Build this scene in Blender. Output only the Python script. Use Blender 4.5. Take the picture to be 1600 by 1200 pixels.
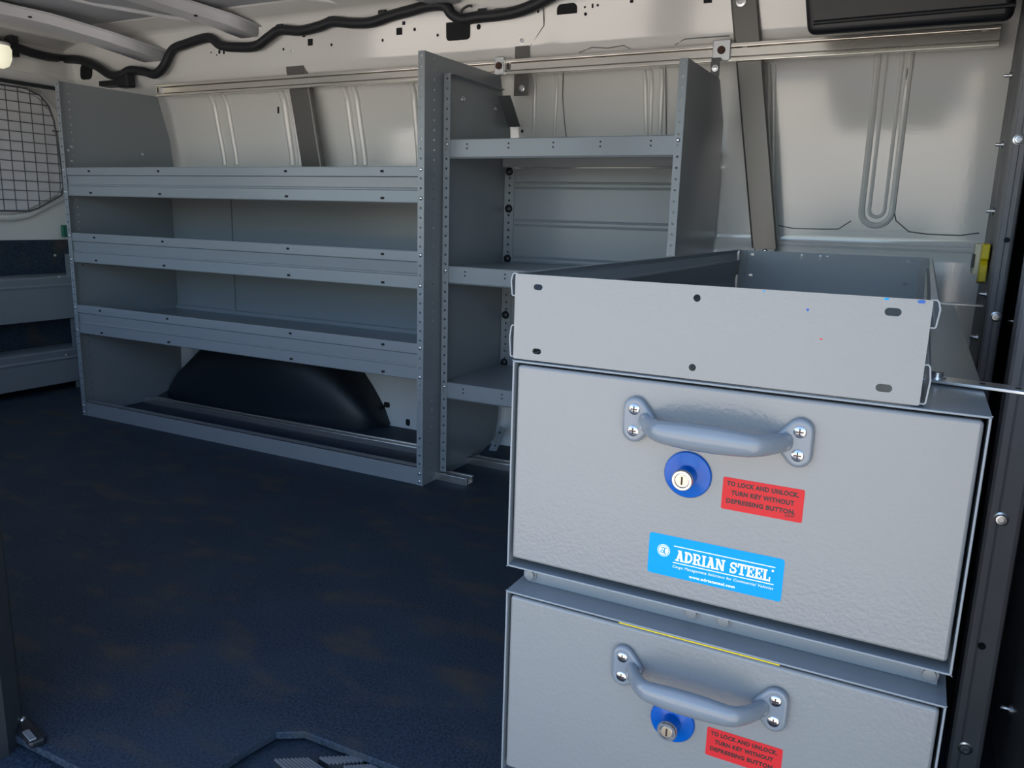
import bpy, bmesh, math, random
from mathutils import Vector, Matrix
random.seed(7)
for o in list(bpy.data.objects): bpy.data.objects.remove(o)
scene = bpy.context.scene
col = scene.collection

# ------------------------------------------------------------------ camera
CAM = Vector((1.1955, -1.8071, 0.7564))
YAW, PITCH, ROLL, FPX = 0.47018, 0.20670, -0.02908, 1238.0
F = Vector((-math.sin(YAW)*math.cos(PITCH), math.cos(YAW)*math.cos(PITCH), -math.sin(PITCH)))
R0 = Vector((math.cos(YAW), math.sin(YAW), 0)); D0 = F.cross(R0)
RT = math.cos(ROLL)*R0 + math.sin(ROLL)*D0
DN = math.cos(ROLL)*D0 - math.sin(ROLL)*R0
cd = bpy.data.cameras.new('camera'); cam = bpy.data.objects.new('camera', cd); col.objects.link(cam)
cd.sensor_width = 36; cd.lens = 36*FPX/1600; cd.clip_start = 0.02; cd.clip_end = 200
m3 = Matrix((RT, -DN, -F)).transposed()
cam.matrix_world = Matrix.Translation(CAM) @ m3.to_4x4()
scene.camera = cam

def at(u, v, ax, val):
    """the place on the plane axis=val that the surveyed photo pixel shows"""
    d = F + RT*((u-800)/FPX) + DN*((v-600)/FPX)
    return CAM + d*((val-CAM[ax])/d[ax])

# ------------------------------------------------------------------ light
world = bpy.data.worlds.new('world'); scene.world = world; world.use_nodes = True
nt = world.node_tree; nt.nodes.clear()
wo = nt.nodes.new('ShaderNodeOutputWorld'); bg = nt.nodes.new('ShaderNodeBackground')
sky = nt.nodes.new('ShaderNodeTexSky'); sky.sky_type = 'NISHITA'; sky.sun_disc = False
sky.sun_elevation = math.radians(48); sky.sun_rotation = math.radians(-20)
sky.air_density = 1.0; sky.dust_density = 2.0; sky.ozone_density = 1.0
nt.links.new(sky.outputs[0], bg.inputs[0]); bg.inputs[1].default_value = 0.225
nt.links.new(bg.outputs[0], wo.inputs[0])
sd = bpy.data.lights.new('sun', 'SUN'); sd.energy = 8.5; sd.angle = 0.009; sd.color = (1.0, 0.90, 0.76)
sun = bpy.data.objects.new('sun', sd); col.objects.link(sun)
sun.rotation_euler = (math.radians(-42), 0, math.radians(-20))      # from beyond the far side of the van
pd = bpy.data.lights.new('door_portal', 'AREA'); pd.shape = 'RECTANGLE'; pd.size = 1.3; pd.size_y = 1.75
pd.cycles.is_portal = True
po = bpy.data.objects.new('door_portal', pd); col.objects.link(po)
po.location = (0.73, -1.30, 0.55); po.rotation_euler = (math.radians(90), 0, 0)
pd3 = bpy.data.lights.new('added_opening_portal', 'AREA'); pd3.shape = 'RECTANGLE'; pd3.size = 1.65; pd3.size_y = .68  # portal for the unseen opening added in the near wall for extra light
pd3.cycles.is_portal = True
po3 = bpy.data.objects.new('added_opening_portal', pd3); col.objects.link(po3)
po3.location = (-.925, -1.31, .90); po3.rotation_euler = (math.radians(90), 0, 0)
vs = scene.view_settings; vs.view_transform = 'Standard'; vs.look = 'None'; vs.gamma = 1.0
vs.use_curve_mapping = False; vs.exposure = 1.58

# ------------------------------------------------------------------ materials
MATS = {}
def mat(name, color, rough=0.5, metal=0.0, coat=0.0, bump=0.0, bscale=400, mott=0.0, mscale=6, spec=0.5, streak=None, emit=None):
    m = bpy.data.materials.new(name); m.use_nodes = True; n = m.node_tree.nodes; l = m.node_tree.links
    b = n['Principled BSDF']
    b.inputs['Base Color'].default_value = (*color, 1); b.inputs['Roughness'].default_value = rough
    b.inputs['Metallic'].default_value = metal; b.inputs['Coat Weight'].default_value = coat
    b.inputs['Coat Roughness'].default_value = 0.08
    b.inputs['Specular IOR Level'].default_value = spec
    tc = n.new('ShaderNodeTexCoord')
    if bump:
        t = n.new('ShaderNodeTexNoise'); t.inputs['Scale'].default_value = bscale; t.inputs['Detail'].default_value = 2
        bp = n.new('ShaderNodeBump'); bp.inputs['Strength'].default_value = bump; bp.inputs['Distance'].default_value = 0.002
        l.new(tc.outputs['Object'], t.inputs['Vector']); l.new(t.outputs[0], bp.inputs['Height'])
        l.new(bp.outputs[0], b.inputs['Normal']); l.new(bp.outputs[0], b.inputs['Coat Normal'])
    if mott:
        t = n.new('ShaderNodeTexNoise'); t.inputs['Scale'].default_value = mscale; t.inputs['Detail'].default_value = 1.5
        mp = n.new('ShaderNodeMapping')
        if streak: mp.inputs['Scale'].default_value = streak
        l.new(tc.outputs['Object'], mp.inputs[0]); l.new(mp.outputs[0], t.inputs['Vector'])
        r = n.new('ShaderNodeMapRange'); r.inputs['From Min'].default_value = 0.2; r.inputs['From Max'].default_value = 0.8; r.interpolation_type = 'SMOOTHSTEP'
        r.inputs['To Min'].default_value = 1-mott; r.inputs['To Max'].default_value = 1+mott*0.5
        l.new(t.outputs[0], r.inputs[0])
        mx = n.new('ShaderNodeMix'); mx.data_type = 'RGBA'; mx.blend_type = 'MULTIPLY'; mx.inputs[0].default_value = 1
        mx.inputs[6].default_value = (*color, 1); l.new(r.outputs[0], mx.inputs[7]); l.new(mx.outputs[2], b.inputs['Base Color'])
        r2 = n.new('ShaderNodeMapRange'); r2.inputs['From Min'].default_value = 0.3; r2.inputs['From Max'].default_value = 0.7
        r2.inputs['To Min'].default_value = rough*0.85; r2.inputs['To Max'].default_value = min(1, rough*1.2)
        l.new(t.outputs[0], r2.inputs[0]); l.new(r2.outputs[0], b.inputs['Roughness'])
    if emit:
        b.inputs['Emission Color'].default_value = (*emit[0], 1); b.inputs['Emission Strength'].default_value = emit[1]
    MATS[name] = m
    return m
GREY = (0.235, 0.262, 0.282)
mat('grey_coat', GREY, 0.32, coat=0.15, bump=0.10, bscale=330)
mat('grey_coat_scuffed', (0.228, 0.235, 0.234), 0.26, coat=0.3, bump=0.16, bscale=260)
mat('cast_grey', (0.185, 0.212, 0.24), 0.24, coat=0.4, bump=0.06, bscale=500)
mat('white_paint', (0.76, 0.755, 0.73), 0.14, coat=1.0, bump=0.05, bscale=160, mott=0.03, mscale=3)
mat('roof_paint', (0.72, 0.73, 0.76), 0.4, bump=0.03, bscale=200, mott=0.10, mscale=4)
mat('roof_skin', (0.46, 0.48, 0.52), 0.45, bump=0.03, bscale=200, mott=0.35, mscale=3.5, streak=(1, .5, 1))
mat('painted_bolt', (0.22, 0.235, 0.245), 0.35)
mat('aluminium', (0.84, 0.80, 0.74), 0.24, metal=0.9)
mat('dark_steel', (0.10, 0.105, 0.11), 0.3, coat=0.2, bump=0.05)
mat('partition_flange', (0.26, 0.255, 0.262), 0.5, spec=.3, bump=0.06, mott=0.1, mscale=14)
mat('strap_steel', (0.14, 0.137, 0.13), 0.34, metal=0.4, bump=0.12, bscale=300)
mat('partition_steel', (0.15, 0.155, 0.165), 0.5, spec=.3, bump=0.08, mott=0.1, mscale=14)
mat('chrome', (0.48, 0.48, 0.49), 0.18, metal=1.0)
mat('zinc', (0.75, 0.76, 0.78), 0.3, metal=1.0)
mat('brass', (0.70, 0.58, 0.42), 0.3, metal=1.0)
mat('black_plastic', (0.008, 0.010, 0.014), 0.42, bump=0.06, bscale=600)
mat('loom_black', (0.012, 0.014, 0.018), 0.5, bump=0.2, bscale=500)
mat('arch_black', (0.008, 0.012, 0.018), 0.45, bump=0.05, bscale=400)
mat('void', (0.006, 0.007, 0.009), 0.8)
mat('blue_plastic', (0.001, 0.088, 0.40), 0.2, coat=0.15, spec=.3)
mat('red_label', (0.60, 0.026, 0.030), 0.4, spec=.2)
mat('blue_label', (0.0, 0.31, 0.74), 0.4, spec=.15)
mat('ink_dark', (0.03, 0.012, 0.012), 0.5)
mat('ink_white', (0.86, 0.92, 0.95), 0.4)
mat('yellow', (0.75, 0.58, 0.01), 0.35)
mat('cream', (0.66, 0.62, 0.48), 0.4)
mat('rust', (0.07, 0.03, 0.02), 0.8)
mat('rubber_trim', (0.02, 0.024, 0.03), 0.55)
mat('ridge_metal', (0.30, 0.32, 0.35), 0.4, metal=0.6)
mat('lamp_lens', (0.80, 0.78, 0.66), 0.25, emit=((1.0, 0.95, 0.70), 0.22))
mat('door_glass', (0.80, 0.80, 0.84), 0.22, mott=0.05, mscale=3)
mat('wire_grey', (0.10, 0.105, 0.12), 0.4)
mat('green_plastic', (0.02, 0.16, 0.10), 0.4)
mat('sealant', (0.16, 0.17, 0.17), 0.6)
mat('concrete', (0.36, 0.34, 0.31), 0.9, mott=0.2, mscale=1.2)

def floor_material():
    m = bpy.data.materials.new('floor_mat'); m.use_nodes = True; n = m.node_tree.nodes; l = m.node_tree.links
    b = n['Principled BSDF']; tc = n.new('ShaderNodeTexCoord')
    def noise(scale, det, sc=(1, 1, 1)):
        mp = n.new('ShaderNodeMapping'); mp.inputs['Scale'].default_value = sc
        t = n.new('ShaderNodeTexNoise'); t.inputs['Scale'].default_value = scale; t.inputs['Detail'].default_value = det
        l.new(tc.outputs['Object'], mp.inputs[0]); l.new(mp.outputs[0], t.inputs[0]); return t
    fine = noise(230, 3); blot = noise(5, 5, (1, 1.6, 1)); stain = noise(9, 4, (.8, 1.5, 1))
    r1 = n.new('ShaderNodeValToRGB'); r1.color_ramp.elements[0].position = .35; r1.color_ramp.elements[1].position = .75
    r1.color_ramp.elements[0].color = (0.006, 0.016, 0.031, 1); r1.color_ramp.elements[1].color = (0.046, 0.068, 0.100, 1)
    l.new(fine.outputs[0], r1.inputs[0])
    r2 = n.new('ShaderNodeMapRange'); r2.inputs[1].default_value = .42; r2.inputs[2].default_value = .72; r2.inputs[3].default_value = 0; r2.inputs[4].default_value = .55
    l.new(blot.outputs[0], r2.inputs[0])
    mx = n.new('ShaderNodeMix'); mx.data_type = 'RGBA'; mx.inputs[7].default_value = (0.034, 0.052, 0.072, 1)
    l.new(r2.outputs[0], mx.inputs[0]); l.new(r1.outputs[0], mx.inputs[6])
    r3 = n.new('ShaderNodeMapRange'); r3.inputs[1].default_value = .52; r3.inputs[2].default_value = .72; r3.inputs[3].default_value = 0; r3.inputs[4].default_value = .75
    l.new(stain.outputs[0], r3.inputs[0])
    mx2 = n.new('ShaderNodeMix'); mx2.data_type = 'RGBA'; mx2.inputs[7].default_value = (0.078, 0.064, 0.046, 1)
    l.new(r3.outputs[0], mx2.inputs[0]); l.new(mx.outputs[2], mx2.inputs[6]); l.new(mx2.outputs[2], b.inputs['Base Color'])
    b.inputs['Roughness'].default_value = 0.62; b.inputs['Specular IOR Level'].default_value = 0.35
    bp = n.new('ShaderNodeBump'); bp.inputs['Strength'].default_value = .5; bp.inputs['Distance'].default_value = .0015
    l.new(fine.outputs[0], bp.inputs['Height']); l.new(bp.outputs[0], b.inputs['Normal'])
    MATS['floor_mat'] = m
floor_material()

# ------------------------------------------------------------------ mesh helpers
ORG = {}
def org(p): return ORG.get(p.name, Vector((0, 0, 0))) if p else Vector((0, 0, 0))
class MB:
    def __init__(s): s.v = []; s.f = []
    def poly(s, pts): i = len(s.v); s.v += [tuple(p) for p in pts]; s.f.append(tuple(range(i, i+len(pts)))); return s
    def box(s, x0, x1, y0, y1, z0, z1):
        i = len(s.v)
        s.v += [(x0,y0,z0),(x1,y0,z0),(x1,y1,z0),(x0,y1,z0),(x0,y0,z1),(x1,y0,z1),(x1,y1,z1),(x0,y1,z1)]
        s.f += [tuple(i+k for k in q) for q in ((0,3,2,1),(4,5,6,7),(0,1,5,4),(1,2,6,5),(2,3,7,6),(3,0,4,7))]
        return s
    def hexa(s, p):     # 8 points, bottom ring then top ring
        i = len(s.v); s.v += [tuple(q) for q in p]
        s.f += [tuple(i+k for k in q) for q in ((0,3,2,1),(4,5,6,7),(0,1,5,4),(1,2,6,5),(2,3,7,6),(3,0,4,7))]
        return s
    def prism(s, pts, ax, a, b, close=True):   # pts 2D in the plane of the two other axes, extruded along ax from a to b
        def mk(p, t):
            q = [p[0], p[1]]; q.insert(ax, t); return tuple(q)
        n = len(pts); i = len(s.v)
        s.v += [mk(p, a) for p in pts] + [mk(p, b) for p in pts]
        for k in range(n if close else n-1):
            j = (k+1) % n; s.f.append((i+k, i+j, i+n+j, i+n+k))
        if close: s.f.append(tuple(i+k for k in reversed(range(n)))); s.f.append(tuple(i+n+k for k in range(n)))
        return s
    def bar(s, a, b, w, h, up=(0, 0, 1)):
        a = Vector(a); b = Vector(b); d = (b-a).normalized(); u = Vector(up); x = d.cross(u).normalized(); u = x.cross(d)
        p = [q + x*sx*w/2 + u*su*h/2 for q in (a, b) for sx, su in ((-1,-1),(1,-1),(1,1),(-1,1))]
        i = len(s.v); s.v += [tuple(q) for q in p]
        s.f += [tuple(i+k for k in q) for q in ((0,1,2,3),(7,6,5,4),(0,4,5,1),(1,5,6,2),(2,6,7,3),(3,7,4,0))]
        return s
    def tube(s, path, r, n=8, cap=True):
        path = [Vector(p) for p in path]; N = len(path); rs = r if isinstance(r, (list, tuple)) else [r]*N
        i = len(s.v); prev = None
        for k, p in enumerate(path):
            t = (path[min(k+1, N-1)] - path[max(k-1, 0)]).normalized()
            if prev is None:
                a = Vector((0, 0, 1)) if abs(t.z) < .9 else Vector((1, 0, 0)); x = t.cross(a).normalized()
            else: x = (prev - t*prev.dot(t)).normalized()
            prev = x; y = t.cross(x); rr = rs[k]; rx, ry = rr if isinstance(rr, tuple) else (rr, rr)
            for j in range(n):
                g = 2*math.pi*j/n; s.v.append(tuple(p + x*math.cos(g)*rx + y*math.sin(g)*ry))
        for k in range(N-1):
            for j in range(n):
                a = i+k*n+j; b = i+k*n+(j+1) % n; s.f.append((a, b, b+n, a+n))
        if cap: s.f.append(tuple(i+j for j in reversed(range(n)))); s.f.append(tuple(i+(N-1)*n+j for j in range(n)))
        return s
    def lathe(s, prof, n=24, axis=(0, -1, 0), c=(0, 0, 0)):   # prof: (radius, height along axis)
        ax = Vector(axis).normalized(); a = Vector((0, 0, 1)) if abs(ax.z) < .9 else Vector((1, 0, 0))
        x = a.cross(ax).normalized(); y = ax.cross(x); c = Vector(c); i = len(s.v)
        for r, h in prof:
            for j in range(n):
                g = 2*math.pi*j/n; s.v.append(tuple(c + ax*h + x*math.cos(g)*r + y*math.sin(g)*r))
        for k in range(len(prof)-1):
            for j in range(n):
                p = i+k*n+j; q = i+k*n+(j+1) % n; s.f.append((p, q, q+n, p+n))
        s.f.append(tuple(i+j for j in reversed(range(n)))); s.f.append(tuple(i+(len(prof)-1)*n+j for j in range(n)))
        return s
    def punched(s, o, u, v, w, pitch, n, r):
        """strip of n cells from o along v, each cell w (along u) x pitch with a punched round hole"""
        o = Vector(o); u = Vector(u); v = Vector(v)
        for k in range(n):
            c = o + v*(pitch*(k+.5)) + u*(w/2); i = len(s.v)
            cs = [(-1,-1),(1,-1),(1,1),(-1,1)]
            s.v += [tuple(c + u*(a*w/2) + v*(b*pitch/2)) for a, b in cs]
            for j in range(8):
                g = math.radians(-112.5 + 45*j); s.v.append(tuple(c + u*math.cos(g)*r + v*math.sin(g)*r))
            for j in range(4):
                s.f.append((i+j, i+(j+1) % 4, i+4+(2*j+1), i+4+2*j))
                s.f.append((i+(j+1) % 4, i+4+(2*j+2) % 8, i+4+2*j+1))
        return s
    def build(s, name, material, parent=None, bevel=0, segs=2, smooth=False, solid=0, root=None, autosmooth=True):
        o0 = org(parent) if parent else (Vector(root) if root else Vector((0, 0, 0)))
        me = bpy.data.meshes.new(name)
        me.from_pydata([(x-o0.x, y-o0.y, z-o0.z) for x, y, z in s.v], [], s.f); me.update()
        bm = bmesh.new(); bm.from_mesh(me)
        bmesh.ops.remove_doubles(bm, verts=bm.verts, dist=1e-6)
        bmesh.ops.recalc_face_normals(bm, faces=bm.faces); bm.to_mesh(me); bm.free()
        me.materials.append(MATS[material])
        ob = bpy.data.objects.new(name, me); col.objects.link(ob)
        if parent: ob.parent = parent
        else: ob.location = o0
        ORG[ob.name] = o0
        if solid:
            md = ob.modifiers.new('sheet', 'SOLIDIFY'); md.thickness = solid; md.offset = 0
        if bevel:
            md = ob.modifiers.new('edge', 'BEVEL'); md.width = bevel; md.segments = segs; md.limit_method = 'ANGLE'; md.angle_limit = math.radians(35)
        if smooth:
            for p in me.polygons: p.use_smooth = True
            if autosmooth: me.set_sharp_from_angle(angle=math.radians(40))
        return ob
def empty(name, loc, label, cat, group=None):
    o = bpy.data.objects.new(name, None); col.objects.link(o); o.location = loc; o.empty_display_size = .05
    ORG[o.name] = Vector(loc); o['label'] = label; o['category'] = cat
    if group: o['group'] = group
    return o
def tag(o, label, cat, group=None):
    o['label'] = label; o['category'] = cat
    if group: o['group'] = group
    return o
def struct(o): o['kind'] = 'structure'; return o
SHARED = {}
def shared_mesh(key, mb, material, smooth=True):
    me = bpy.data.meshes.new(key); me.from_pydata(mb.v, [], mb.f); me.update()
    bm = bmesh.new(); bm.from_mesh(me); bmesh.ops.recalc_face_normals(bm, faces=bm.faces); bm.to_mesh(me); bm.free()
    me.materials.append(MATS[material])
    if smooth:
        for p in me.polygons: p.use_smooth = True
        me.set_sharp_from_angle(angle=math.radians(40))
    SHARED[key] = me
def inst(name, key, loc, parent, rot=None):
    o = bpy.data.objects.new(name, SHARED[key]); col.objects.link(o); o.parent = parent
    o.location = Vector(loc) - org(parent); ORG[o.name] = Vector(loc)
    if rot: o.rotation_euler = rot
    return o
def rrect(x0, x1, z0, z1, r, n=4):
    pts = []
    for cx, cz, a0 in ((x1-r, z1-r, 0), (x0+r, z1-r, 90), (x0+r, z0+r, 180), (x1-r, z0+r, 270)):
        for k in range(n+1):
            g = math.radians(a0 + 90*k/n); pts.append((cx + r*math.cos(g), cz + r*math.sin(g)))
    return pts

# shared fastener meshes (pointing towards -y)
shared_mesh('pan_screw', MB().lathe([(.0052, 0), (.0052, .0010), (.0042, .0026), (.0022, .0034), (.0004, .0036)], 12), 'zinc')
shared_mesh('hex_bolt', MB().lathe([(.0085, 0), (.0085, .0015), (.0058, .0016), (.0058, .0060), (.0045, .0066), (.0005, .0067)], 12), 'zinc')
shared_mesh('washer_bolt', MB().lathe([(.0095, 0), (.0095, .0012), (.0070, .0020), (.0062, .0050), (.0040, .0052), (.0035, .0040), (.0004, .0040)], 16), 'zinc')
shared_mesh('stud', MB().lathe([(.0075, 0), (.0075, .0045), (.0035, .0046), (.0035, .0140), (.0028, .0148), (.0004, .0149)], 10), 'zinc')
shared_mesh('plug', MB().lathe([(.0125, 0), (.0125, .003), (.0105, .007), (.006, .009), (.0005, .0095)], 16), 'black_plastic')
shared_mesh('painted_bolt', MB().lathe([(.0085, 0), (.0085, .0010), (.0070, .0012), (.0062, .0012), (.0058, .0042), (.0035, .0046), (.0004, .0046)], 16), 'painted_bolt')
RX = (0, 0, math.radians(-90))      # rotate a -y fastener to point towards -x
RUP = (math.radians(-90), 0, 0)     # point up

# ------------------------------------------------------------------ the setting: outdoors ground
g = MB().box(-30, 30, -40, 30, -0.72, -0.62).build('floor_ground_outside', 'concrete'); struct(g)

# ------------------------------------------------------------------ floor
XR, XL = 1.31, -2.06         # partition plane and rear door plane
YW = 0.50                    # far wall
fl = [(-2.2, -1.25), (0.10, -1.22), (0.405, -1.22), (0.415, -1.08), (.425, -1.03), (0.46, -1.008), (0.62, -1.005), (1.6, -1.005), (1.6, .60), (-2.2, .60)]
o = MB().prism(fl, 2, -0.012, 0.0).build('floor', 'floor_mat', bevel=.0012); struct(o)
st = struct(MB().box(-.2, 1.6, -1.32, -.9, -.060, -.020).build('trim_1', 'floor_mat', bevel=.004))
struct(MB().box(-2.3, 1.7, -1.25, .7, -.62, -.08).build('floor_underbody', 'rubber_trim'))

# ------------------------------------------------------------------ far side wall
prof = [(.49, -.05), (.50, .20), (.50, .60), (.497, .690), (.515, .712), (.515, .735), (.512, .95), (.480, 1.150), (.455, 1.195), (.420, 1.232), (.412, 1.26), (.402, 1.33), (.372, 1.395), (.30, 1.425)]
back = [(y+.03, z) for y, z in prof]
pp = prof + [(.30, 1.47), (.56, 1.47), (.60, 1.2), (.60, -.05)]
wall = MB().prism(pp, 0, -2.25, 2.0).build('wall_back', 'white_paint', bevel=.012, segs=3, smooth=True); struct(wall)
def wy(z):
    for (ya, za), (yb, zb) in zip(prof, prof[1:]):
        if za <= z <= zb: return ya + (yb-ya)*(z-za)/(zb-za)
    return .5
def onw(u, v):     # point of the wall shown by a pixel
    y = .47
    for _ in range(6): p = at(u, v, 1, y); y = wy(min(max(p.z, 0), 1.42))
    return at(u, v, 1, y)
def vbead(x0, z0, x1, z1, r=.009, name='panel_bead'):
    n = 10; pts = []
    for k in range(n+1):
        z = z0 + (z1-z0)*k/n; pts.append((x0 + (x1-x0)*k/n, wy(z)+.002, z))
    return MB().tube(pts, [(r, r)]*len(pts), 10).build(name, 'white_paint', wall, smooth=True)
def stamp(u, v, w, h, r=.003, name='hole', m='void'):
    p = onw(u, v); t = .0012
    nrm = Vector((0, -1, 0)); 
    a = onw(u, v-3); dirz = (a-p).normalized(); n_ = Vector((1, 0, 0)).cross(dirz)
    if n_.y > 0: n_ = -n_
    mb = MB(); pts = rrect(-w/2, w/2, -h/2, h/2, min(r, w/2*.99, h/2*.99))
    ring = [p + Vector((1, 0, 0))*a_ + dirz*b_ for a_, b_ in pts]
    i0 = len(pts); mb.v = [tuple(q + n_*t) for q in ring] + [tuple(q - n_*.004) for q in ring]
    mb.f = [tuple(range(i0))] + [(k, (k+1) % i0, i0+(k+1) % i0, i0+k) for k in range(i0)]
    return mb.build(name, m, wall)
# pressed vertical beads of the big panels
for (u0, v0, u1, v1, r) in [(324,138,352,258,.012), (344,136,371,258,.012), (436,134,458,258,.014), (448,133,470,258,.010), (534,126,556,258,.012), (549,126,571,258,.012), (640,120,655,258,.012),
                            (833,112,834,215,.007), (868,108,866,215,.006), (1006,108,1010,212,.007), (1017,107,1016,212,.006), (1034,106,1031,212,.007),
                            (1208,98,1206,330,.007), (1200,98,1198,330,.005)]:
    a = onw(u0, v0); b = onw(u1, v1); vbead(b.x, b.z, a.x, a.z, r)
# long racetrack bead of the glossy front panel
def track(pix, r, name, m='white_paint', lift=.0):
    pts = [onw(u, v) - Vector((0, lift, 0)) for u, v in pix]
    return MB().tube(pts, r, 8).build(name, m, wall, smooth=True)
def oval(x0, x1, zb, zt):
    out = [(x0, zt)] + [(x0, zt - (zt-zb)*k/8) for k in range(1, 8)]
    rr = (x1-x0)/2
    for k in range(9):
        g = math.pi + math.pi*k/8; out.append(((x0+x1)/2 + rr*math.cos(g), zb + rr*math.sin(g)))
    out += [(x1, zb + (zt-zb)*k/8) for k in range(1, 9)]
    return [(x, wy(z)+.001, z) for x, z in out]
a = onw(1346, 330); b = onw(1394, 330)
MB().tube(oval(a.x, b.x, a.z, 1.185), .0085, 8).build('panel_bead', 'white_paint', wall, smooth=True)
a = onw(1358, 330); b = onw(1382, 330)
MB().tube(oval(a.x, b.x, a.z+.004, 1.185), .0050, 8).build('panel_bead', 'white_paint', wall, smooth=True)
track([(1421,82),(1413,150),(1405,230),(1398,290),(1395,320),(1400,345),(1420,362),(1450,366),(1500,368),(1530,364)], .0016, 'sealant_bead', 'sealant')
track([(1216,352),(1240,357),(1285,358),(1310,358),(1330,345)], .0014, 'sealant_bead', 'sealant')
track([(880,112),(879,150),(882,190),(885,215)], .0018, 'sealant_bead', 'sealant')
track([(1040,106),(1041,212)], .0016, 'sealant_bead', 'sealant')
track([(905,82),(925,74),(950,75),(975,71),(985,76)], .0016, 'sealant_bead', 'sealant')
track([(1055,70),(1070,61),(1110,58),(1140,56)], .0016, 'sealant_bead', 'sealant')
track([(848,0),(850,40),(825,78)], .0016, 'sealant_bead', 'sealant')
# ledge fold along the lower edge of the front panel
a = onw(1212, 372); b = onw(1545, 385)
MB().tube([(a.x, .508, .708), (a.x+.25, .506, .708), (1.32, .506, .709)], .008, 8).build('ledge_fold', 'white_paint', wall, smooth=True)
# punched holes and openings of the header
for u, v, w, h, r in [(886,19,.062,.046,.014),(914,11,.006,.006,.003),(915,22,.009,.009,.0045),(926,9,.005,.011,.001),(934,8,.007,.007,.0035),(841,18,.006,.008,.003),
                      (631,36,.011,.011,.001),(624,49,.022,.021,.001),(648,46,.009,.010,.0045),(598,63,.008,.009,.004),(518,70,.008,.009,.004),(684,55,.008,.009,.004),
                      (475,55,.013,.013,.001),(485,66,.021,.021,.001),(443,77,.008,.009,.004),(716,42,.085,.075,.012),(748,42,.013,.015,.006),
                      (987,2,.010,.008,.003),(1106,1,.022,.012,.001),(330,82,.005,.005,.002),(339,86,.005,.005,.002),(343,81,.010,.014,.005),(350,82,.009,.012,.004),
                      (435,172,.008,.024,.003),(816,205,.008,.010,.004)]:
    stamp(u, v, w, h, r)
stamp(135, 112, .075, .062, .02); stamp(107, 107, .010, .018, .004)
for u, v, w, h in [(604.5,632.5,.026,.020),(637.5,660,.018,.024)]: stamp(u, v, w, h, .006)
# rounded swage above the shelves
MB().tube([(-2.0, .452, 1.262), (-1.2, .446, 1.264), (-.35, .446, 1.262), (-.12, .44, 1.27), (-.02, .43, 1.29)], [.020, .022, .022, .018, .006], 12).build('header_swage', 'white_paint', wall, smooth=True)
MB().tube([(.10, .44, 1.225), (.16, .436, 1.262), (.28, .440, 1.272), (.9, .440, 1.262), (1.3, .440, 1.258)], [.008, .014, .020, .020, .020], 12).build('header_swage', 'white_paint', wall, smooth=True)
# white fold beside the black wheel arch
arch_x0, arch_x1 = -1.46, -.435
def stripe(pix, y, w, name):
    pts = [at(u, v, 1, y) for u, v in pix]
    return MB().tube(pts, [(w, .006)]*len(pts), 8).build(name, 'white_paint', wall, smooth=True)
stripe([(283,622),(292,600),(318,562),(330,545)], .455, .016, 'arch_flange')
stripe([(545,578),(556,590),(572,608)], .470, .006, 'arch_flange')

# wheel arch: tall rounded black cover
ring = []
mb = MB(); NX, NP = 20, 14
HX = [(-1.56, .0), (-1.50, .05), (-1.42, .13), (-1.33, .20), (-1.22, .29), (-1.08, .34), (-.85, .34), (-.72, .30), (-.62, .22), (-.54, .13), (-.49, .06), (-.465, .0)]
x0, x1 = HX[0][0], HX[-1][0]; NX = 40
for i in range(NX+1):
    t = i/NX; x = x0 + (x1-x0)*t
    h = .005
    for (xa_, ha), (xb_, hb_) in zip(HX, HX[1:]):
        if xa_ <= x <= xb_: h = max(.005, ha + (hb_-ha)*(x-xa_)/(xb_-xa_))
    dpt = .03 + .17*max(0, 1-abs(2*t-1)**3)**.5
    for j in range(NP+1):
        g = math.pi/2*j/NP
        cx_, cz_ = math.cos(g)**.55, math.sin(g)**.55
        mb.v.append((x, .50 - dpt*cx_, h*cz_))
for i in range(NX):
    for j in range(NP):
        a = i*(NP+1)+j; mb.f.append((a, a+1, a+NP+2, a+NP+1))
mb.build('wheel_arch', 'arch_black', wall, smooth=True)

# ------------------------------------------------------------------ ceiling
ceil = MB().box(-2.25, 2.0, -1.35, .33, 1.425, 1.46).build('ceiling', 'roof_skin'); struct(ceil)
def bow(pts, w, name='roof_bow'):
    mb = MB()
    P = [Vector(p) for p in pts]; n = len(P)
    pr = [(-w/2-.018, .030), (-w/2, .028), (-w/2+.012, 0), (w/2-.012, 0), (w/2, .028), (w/2+.018, .030)]
    for p in P:
        for a_, b_ in pr: mb.v.append((p.x + a_, p.y, p.z + b_))
    k = len(pr)
    for i in range(n-1):
        for j in range(k-1): mb.f.append((i*k+j, i*k+j+1, (i+1)*k+j+1, (i+1)*k+j))
    ob = mb.build(name, 'roof_paint', ceil, smooth=True, solid=.002)
    return ob
bow([(-1.10, -1.3, 1.395), (-1.09, 0, 1.392), (-1.08, .18, 1.385), (-1.04, .30, 1.372), (-.985, .385, 1.345)], .10)
bow([(-1.78, -1.3, 1.395), (-1.74, -.1, 1.385), (-1.68, .08, 1.375), (-1.60, .25, 1.345), (-1.49, .40, 1.298)], .13)
bow([(-.30, -1.3, 1.395), (-.30, .05, 1.395), (-.24, .25, 1.390), (-.16, .36, 1.375)], .11)
bow([(.55, -1.3, 1.395), (.55, .05, 1.395), (.60, .30, 1.385)], .11)
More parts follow.
